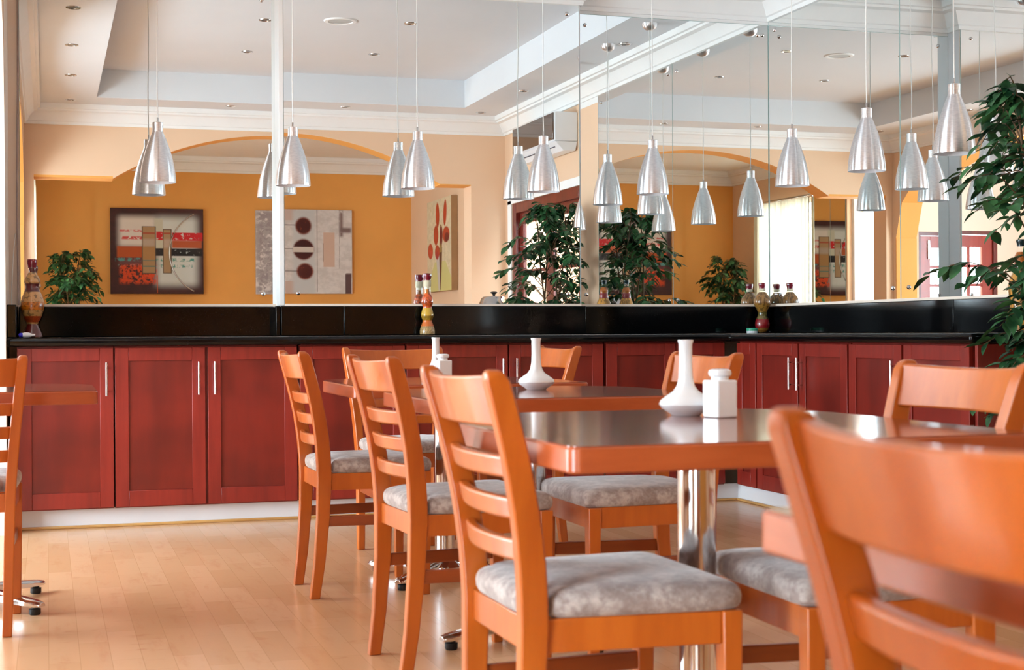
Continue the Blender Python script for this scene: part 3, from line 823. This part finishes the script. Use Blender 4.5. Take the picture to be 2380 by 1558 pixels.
# ------------------------------------------------------------------ paintings (in the room behind the camera, seen in the mirrors)
def painting_mat(name, w, h, base, layers, axis=0, mott=.12):
    t = NT(name); o = t.obj(); xyz = t.sep(o)
    X = t.math('DIVIDE', xyz[axis], w); Y = t.math('SUBTRACT', 1.0, t.math('DIVIDE', xyz[2], h))
    n1 = t.noise(t.mapping(o, (9, 9, 14)), 1, 4, .65); n2 = t.noise(t.mapping(o, (22, 22, 22)), 1, 3, .7)
    b0 = lin(base); col = t.mix(t.ss(n1, .35, .65), b0, tuple(x*(1-mott*3) for x in b0[:3])+(1,))
    for L in layers:
        kind, g, c, soft, thr = L
        if kind == 'r':
            x0, x1, y0, y1 = g
            m = t.math('MULTIPLY', t.math('MULTIPLY', t.ss(X, x0-soft, x0+soft), t.math('SUBTRACT', 1, t.ss(X, x1-soft, x1+soft))),
                       t.math('MULTIPLY', t.ss(Y, y0-soft, y0+soft), t.math('SUBTRACT', 1, t.ss(Y, y1-soft, y1+soft))))
        elif kind == 'e':     # ellipse cx,cy,rx,ry,tilt
            cx_, cy_, rx, ry, tl = g
            dx = t.math('SUBTRACT', X, cx_); dy = t.math('SUBTRACT', Y, cy_)
            ca, sa = math.cos(tl), math.sin(tl)
            px = t.math('ADD', t.math('MULTIPLY', dx, ca), t.math('MULTIPLY', dy, sa)); py = t.math('SUBTRACT', t.math('MULTIPLY', dy, ca), t.math('MULTIPLY', dx, sa))
            q = t.math('ADD', t.math('POWER', t.math('ABSOLUTE', t.math('DIVIDE', px, rx)), 2.0), t.math('POWER', t.math('ABSOLUTE', t.math('DIVIDE', py, ry)), 2.0))
            m = t.math('SUBTRACT', 1, t.ss(q, 1-soft, 1+soft))
        else:                 # triangle-like wedge: centre x, half width at y0 and y1
            cx_, y0, w0, y1, w1 = g
            f = t.math('DIVIDE', t.math('SUBTRACT', Y, y0), y1-y0)
            hw_ = t.math('ADD', w0, t.math('MULTIPLY', f, w1-w0))
            ad = t.math('ABSOLUTE', t.math('SUBTRACT', X, cx_))
            m = t.math('MULTIPLY', t.math('LESS_THAN', ad, hw_), t.math('MULTIPLY', t.math('GREATER_THAN', Y, y0), t.math('LESS_THAN', Y, y1)))
        if thr: m = t.math('MULTIPLY', m, t.ss(n2 if thr > 0 else n1, abs(thr)-.05, abs(thr)+.05))
        col = t.mix(m, col, lin(c))
    t.col(col); t.set(Roughness=.55)
    return t.m
# dark abstract
w, h = 1.02, .96
t = thing('painting', 'dark square abstract painting with white, red and orange bands', 'painting', (.68, OV+.001, 1.37))
L1 = [('r', (.09, .49, .10, .45), (226, 218, 214), .05, 0), ('r', (.49, .93, .10, .90), (216, 223, 225), .065, 0), ('r', (.47, .56, .12, .48), (204, 204, 190), .008, 0),
      ('r', (.10, .36, .255, .275), (214, 70, 70), .01, .48), ('r', (.12, .36, .33, .365), (214, 70, 70), .012, .44),
      ('r', (.49, .56, .27, .37), (206, 30, 40), .004, .42), ('r', (.66, .99, .28, .375), (206, 26, 40), .005, .40),
      ('r', (.66, .98, .375, .46), (190, 92, 52), .006, 0), ('r', (.48, .985, .465, .555), (18, 20, 30), .005, .36),
      ('r', (.07, .37, .445, .58), (188, 82, 28), .012, 0), ('r', (.09, .48, .58, .66), (110, 62, 66), .02, 0),
      ('r', (.05, .9, .58, .62), (84, 154, 152), .008, .52), ('r', (.08, .88, .655, .69), (84, 154, 152), .008, .53),
      ('r', (.10, .49, .66, .88), (226, 76, 28), .025, .47), ('r', (.495, .503, .78, .99), (206, 84, 36), .002, 0),
      ('r', (.335, .485, .21, .765), (84, 66, 58), .004, 0), ('r', (.345, .475, .215, .755), (176, 142, 104), .004, 0), ('r', (.345, .475, .28, .30), (176, 84, 58), .006, 0), ('r', (.345, .475, .36, .44), (186, 166, 152), .02, 0), ('r', (.345, .475, .455, .60), (178, 134, 84), .006, 0), ('r', (.345, .475, .605, .615), (100, 130, 120), .006, 0), ('r', (.345, .475, .67, .685), (100, 130, 120), .006, 0),
      ('r', (.56, .655, .24, .76), (84, 66, 58), .004, 0), ('r', (.568, .645, .248, .752), (176, 146, 112), .004, 0), ('r', (.568, .645, .28, .30), (176, 84, 58), .006, 0), ('r', (.568, .645, .36, .46), (190, 170, 156), .02, 0)]
c = MB().box(0, w, 0, .045, 0, h).build('canvas', painting_mat('dark_abstract_paint', w, h, (70, 26, 28), L1), t, bevel=.003)
p = []
for i in range(25):
    a = R(115+130*i/24); p.append((w*(1.09)+.46*w*math.cos(a), .05, h*.485+.50*h*math.sin(a)))
MB().tube(p, .008, 8).build('wire_arc', M['steel'], t, smooth=60)['label'] = 'thin silver wire arc'
# grey abstract with three dark discs
w, h = 1.07, .96
t = thing('painting', 'pale grey abstract painting with three dark red discs', 'painting', (2.29, OV+.001, 1.37))
L2 = [('r', (0, .20, 0, 1), (160, 150, 154), .05, -.45), ('r', (.02, .25, .1, .9), (178, 170, 172), .1, .5), ('r', (.20, .205, .12, .9), (96, 88, 88), .003, .42),
      ('r', (.275, .385, 0, .13), (204, 180, 172), .003, 0), ('r', (.385, .39, 0, .14), (70, 50, 50), .001, 0), ('r', (.28, .405, .85, 1), (204, 178, 168), .003, 0), ('r', (.405, .41, .85, 1), (90, 70, 66), .001, 0), ('r', (.268, .272, .1, .8), (70, 56, 60), .001, .4),
      ('r', (.36, .60, 0, 1), (202, 204, 208), .03, 0), ('r', (.618, .624, 0, .98), (110, 104, 104), .002, 0), ('r', (.86, .864, 0, .7), (120, 110, 110), .002, .4),
      ('r', (.688, .81, .27, .68), (212, 182, 166), .004, 0), ('r', (.684, .688, .4, .62), (50, 36, 40), .001, 0),
      ('r', (.865, .90, .0, .32), (130, 108, 106), .02, -.4), ('r', (.87, .99, .21, .27), (124, 102, 102), .02, 0), ('r', (.925, .99, .765, 1), (96, 70, 72), .004, 0), ('r', (.93, .99, .755, .763), (60, 40, 40), .001, 0),
      ('r', (.27, .40, .182, .19), (50, 34, 34), .002, 0), ('r', (.27, .37, .465, .47), (80, 70, 50), .002, 0), ('r', (.28, .42, .728, .735), (60, 46, 46), .002, 0),
      ('e', (.475, .195, .087, .104, 0), (120, 44, 18), .35, 0), ('e', (.475, .195, .072, .086, 0), (72, 12, 8), .25, .38),
      ('e', (.475, .475, .112, .124, 0), (110, 34, 16), .25, 0), ('e', (.475, .475, .10, .112, 0), (66, 8, 12), .2, .36), ('r', (.362, .585, .445, .508), (216, 206, 200), .003, 0),
      ('e', (.49, .735, .09, .098, 0), (126, 48, 20), .35, 0), ('e', (.49, .735, .075, .082, 0), (78, 12, 8), .25, .38)]
MB().box(0, w, 0, .045, 0, h).build('canvas', painting_mat('grey_abstract_paint', w, h, (226, 220, 220), L2, 0, .06), t, bevel=.003)
# flower painting on the right wall of the ochre room
w, h = 1.01, .98
t = thing('painting', 'cream painting of red lilies in a tall vase', 'painting', (XR-.072, -.29, 1.36))
red = (184, 62, 24); dr = (120, 34, 24)
L3 = [('r', (0, 1, 0, 1), (206, 186, 140), .02, .60), ('w', (.55, .68, .22, 1.0, .62), (206, 198, 130), 0, 0), ('w', (.50, .55, .13, 1.0, .02), (196, 190, 186), 0, 0), ('w', (.57, .53, .07, .99, .012), (104, 62, 36), 0, 0),
      ('w', (.58, .28, .02, .58, .06), (160, 130, 70), 0, 0), ('e', (.45, .17, .075, .135, -.05), red, .2, 0), ('e', (.76, .165, .065, .14, .16), red, .2, 0),
      ('e', (.60, .40, .06, .11, 0), dr, .2, 0), ('e', (.38, .385, .10, .11, -.12), red, .2, 0), ('e', (.80, .40, .14, .085, 0), red, .25, 0), ('e', (.83, .43, .09, .05, 0), dr, .4, 0),
      ('e', (.14, .55, .11, .085, .1), red, .2, 0), ('e', (.16, .58, .06, .04, 0), (196, 70, 52), .4, 0), ('e', (.43, .57, .095, .075, 0), red, .2, 0), ('e', (.43, .61, .06, .045, 0), (170, 44, 48), .3, 0)]
b = MB().box(0, .07, 0, w, 0, h, 1).box(-.002, 0, 0, w, 0, h, 0)
b.build('canvas', [painting_mat('lily_paint', w, h, (224, 208, 176), L3, 1, .05), plain('raw_canvas_side', (172, 132, 92), .8)], t)

# ------------------------------------------------------------------ door on the right wall, air conditioner, pot, windows, bay door
def framed_door(name, w, h, t, fw, mid, mat, rows, cols, thick=.05):
    """leaf in local x (width), z (height); y is thickness"""
    b = MB().box(0, fw, 0, thick, 0, h).box(w-fw, w, 0, thick, 0, h).box(fw, w-fw, 0, thick, h-fw, h).box(fw, w-fw, 0, thick, 0, fw*1.6)
    for i in range(1, cols): x = fw+(w-2*fw)*i/cols; b.box(x-.016, x+.016, .008, thick-.008, fw*1.6, h-fw)
    for i in range(1, rows): z = fw*1.6+(h-fw*2.6)*i/rows; b.box(fw, w-fw, .008, thick-.008, z-.016, z+.016)
    d = b.build(name, mat, t, bevel=.002)
    MB().box(fw, w-fw, thick/2-.002, thick/2+.002, fw*1.6, h-fw).build('pane', M['pane'], d)
    return d
t = thing('door_1', 'dark red framed glass door in the right wall, reflected behind the ficus', 'door', (XR+.10, 2.6, 0), R(90))
t['kind'] = 'structure'
MB().box(0, .09, .01, .09, 0, 2.09).box(1.76, 1.85, .01, .09, 0, 2.09).box(.09, 1.76, .01, .09, 2.0, 2.09).build('door_frame', M['door_red'], t, bevel=.004)
for k in range(2):
    d = framed_door('door_leaf', .834, 1.998, t, .10, 0, M['door_red'], 4, 1, .032); d.location = (.091+k*.836, .02, .001)
    MB().tube([(.05 if k else .78, .062, 1.0), (.05 if k else .78, .09, 1.0), (.17 if k else .66, .09, 1.0)], .009, 8).build('handle', M['steel'], d, smooth=50)
struct(MB().box(XR-.01, XR+.0, 2.5, 2.6, 0, 2.12).box(XR-.01, XR, 4.45, 4.53, 0, 2.12).box(XR-.01, XR, 2.5, 4.53, 2.09, 2.16).build('trim_8', M['crown']))
# pale wall of the passage outside that door
struct(MB().box(5.3, 5.4, -1.0, 6.8, 0, 2.9).build('wall_passage', plain('passage_paint', (196, 164, 134), .8)))
struct(MB().box(4.27, 5.4, -1.0, 6.8, -.1, -.001).build('floor_passage', M['toe']))
t = thing('air_conditioner', 'white split air conditioner with dark glossy front high on the right wall', 'air conditioner', (XR, 3.30, 2.37))
MB().prism([(-.20, 0), (0, 0), (0, 1.09), (-.20, 1.09)], .075, .31).build('casing', M['plastic_white'], t, bevel=.01)
MB().box(-.212, -.199, .01, 1.08, .085, .30).build('front_panel', M['dark_panel'], t, bevel=.003)
b = MB().loft([[(-.196, y, .074), (-.12, y, .0), (-.02, y, .0), (-.004, y, .074)] for y in (.004, 1.086)])
b.build('lower_casing', M['plastic_white'], t, bevel=.004)
MB().box(-.168, -.150, .10, .99, .035, .04).build('louvre', plain('navy_louvre', (30, 30, 60), .4), t)
# stainless pot on a serving stand
t = thing('serving_stand', 'small dark wooden serving stand under the steel pot', 'table', (3.52, 3.92, 0))
MB().box(-.2, .2, -.2, .2, .93, .96).build('top', M['cab'], t, bevel=.004)
for sx in (-1, 1):
    for sy in (-1, 1): MB().box(sx*.17-.018, sx*.17+.018, sy*.17-.018, sy*.17+.018, 0, .93).build('leg', M['cab'], t)
t = thing('cooking_pot', 'shiny steel pot with a black knobbed lid, reflected beside the doorway', 'pot', (3.50, 3.92, .9605))
MB().lathe([(.115, 0), (.122, .008), (.122, .17), (.126, .174), (.126, .178)], n=36).build('pot_body', M['steel'], t, smooth=40)
MB().lathe([(.128, .178), (.127, .186), (.115, .21), (.104, .236), (.085, .25), (.03, .256), (.002, .257)], n=36).build('lid', M['steel'], t, smooth=50)
MB().lathe([(.010, .256), (.012, .27), (.026, .278), (.030, .286), (.02, .292), (.002, .293)], n=24).build('knob', M['black_plastic'], t, smooth=50)
for a in (90, -90):
    a = R(a); q = []
    for i in range(9):
        th = R(-90+180*i/8); q.append(((.122+.035*math.cos(th))*math.cos(a)-.04*math.sin(th)*math.sin(a), (.122+.035*math.cos(th))*math.sin(a)+.04*math.sin(th)*math.cos(a), .13))
    MB().tube(q, .008, 8).build('side_handle', M['black_plastic'], t, smooth=60)
# windows of the ochre room and the bay
def window_unit(name, y0, y1, z0, z1, x0, cols):
    t = bpy.data.objects.new(name, None); C.objects.link(t); struct(t)
    b = MB().box(x0, x0+.06, y0, y0+.05, z0, z1).box(x0, x0+.06, y1-.05, y1, z0, z1).box(x0, x0+.06, y0+.05, y1-.05, z0, z0+.05).box(x0, x0+.06, y0+.05, y1-.05, z1-.05, z1)
    for i in range(1, cols): y = y0+(y1-y0)*i/cols; b.box(x0, x0+.06, y-.025, y+.025, z0+.05, z1-.05)
    b.build('window_frame', M['crown'], t)
    MB().box(x0+.028, x0+.032, y0+.05, y1-.05, z0+.05, z1-.05).build('pane', M['pane'], t)
    return t
window_unit('window_1', -.6, .68, .12, 2.44, XL-.12, 2)
window_unit('window_2', 1.48, 2.04, .12, 2.44, XL-.12, 1)
window_unit('window_3', 4.6, 7.0, .2, 2.4, -2.55, 3)
def curtain_obj(y0, y1, z0, z1, x, label, gather):
    b = MB(); N = 90; rows = []
    for iz in range(13):
        f = iz/12; z = z0+(z1-z0)*f; row = []
        for i in range(N+1):
            g = i/N; pin = gather(f)
            y = lerp(y0, y1, g); y = lerp(y, pin[0]+(pin[1]-pin[0])*g, 1)
            row.append((x+.022*math.sin(g*PI*22)+.01*math.sin(g*PI*7+f*2), y, z))
        rows.append(row)
    b.loft(rows, False, closed=False)
    return tag(b.build('curtain', M['curtain'], smooth=60), label, 'curtain', 'sheer curtains in the ochre room window')
curtain_obj(-.55, .05, .06, 2.44, XL+.05, 'sheer cream curtain on the left half of the window, pulled aside at the bottom', lambda f: (-.62+.02*(1-f), .05-.36*(1-f)**1.4))
curtain_obj(.05, .68, .06, 2.44, XL+.05, 'sheer cream curtain on the right half of the window, beside the tall mirror strip', lambda f: (.06+.12*(1-f)**1.3, .69))
MB_ = MB().tube([(XL+.05, -.75, 2.46), (XL+.05, .74, 2.46)], .012, 10).build('curtain_rod', M['steel'], smooth=50)
tag(MB_, 'steel rod carrying the sheer curtains', 'curtain rod')
t = thing('pillar_mirror', 'tall mirror strip between the two bright windows', 'mirror', (XL, .72, 0))
MB().box(0, .006, 0, .40, .3, 2.5).build('glass', M['mirror'], t)
MB().box(0, .006, .404, .73, .3, 2.5).build('glass', M['mirror'], t)
MB().box(0, .0075, -.006, 0, .3, 2.5).box(0, .0075, .4005, .4035, .3, 2.5).box(0, .0075, .73, .736, .3, 2.5).build('glass_edge', M['mirror_edge'], t)
t = thing('door_2', 'red brown french door with white lit panes at the end of the bay', 'door', (-1.40, 2.10, 0))
t['kind'] = 'structure'
MB().box(0, .04, 0, .09, 0, 1.95).box(.76, .8, 0, .09, 0, 1.95).box(.04, .76, 0, .09, 1.91, 1.95).build('door_frame', M['door_red'], t)
d = framed_door('door_leaf', .718, 1.905, t, .125, 0, wood('french_door_wood', (176, 60, 44), (150, 44, 32)), 8, 3, .04); d.location = (.041, .03, .001)
MB().box(.60, .63, .041, .055, 1.66, 1.86).build('bolt', M['steel'], d, bevel=.004)
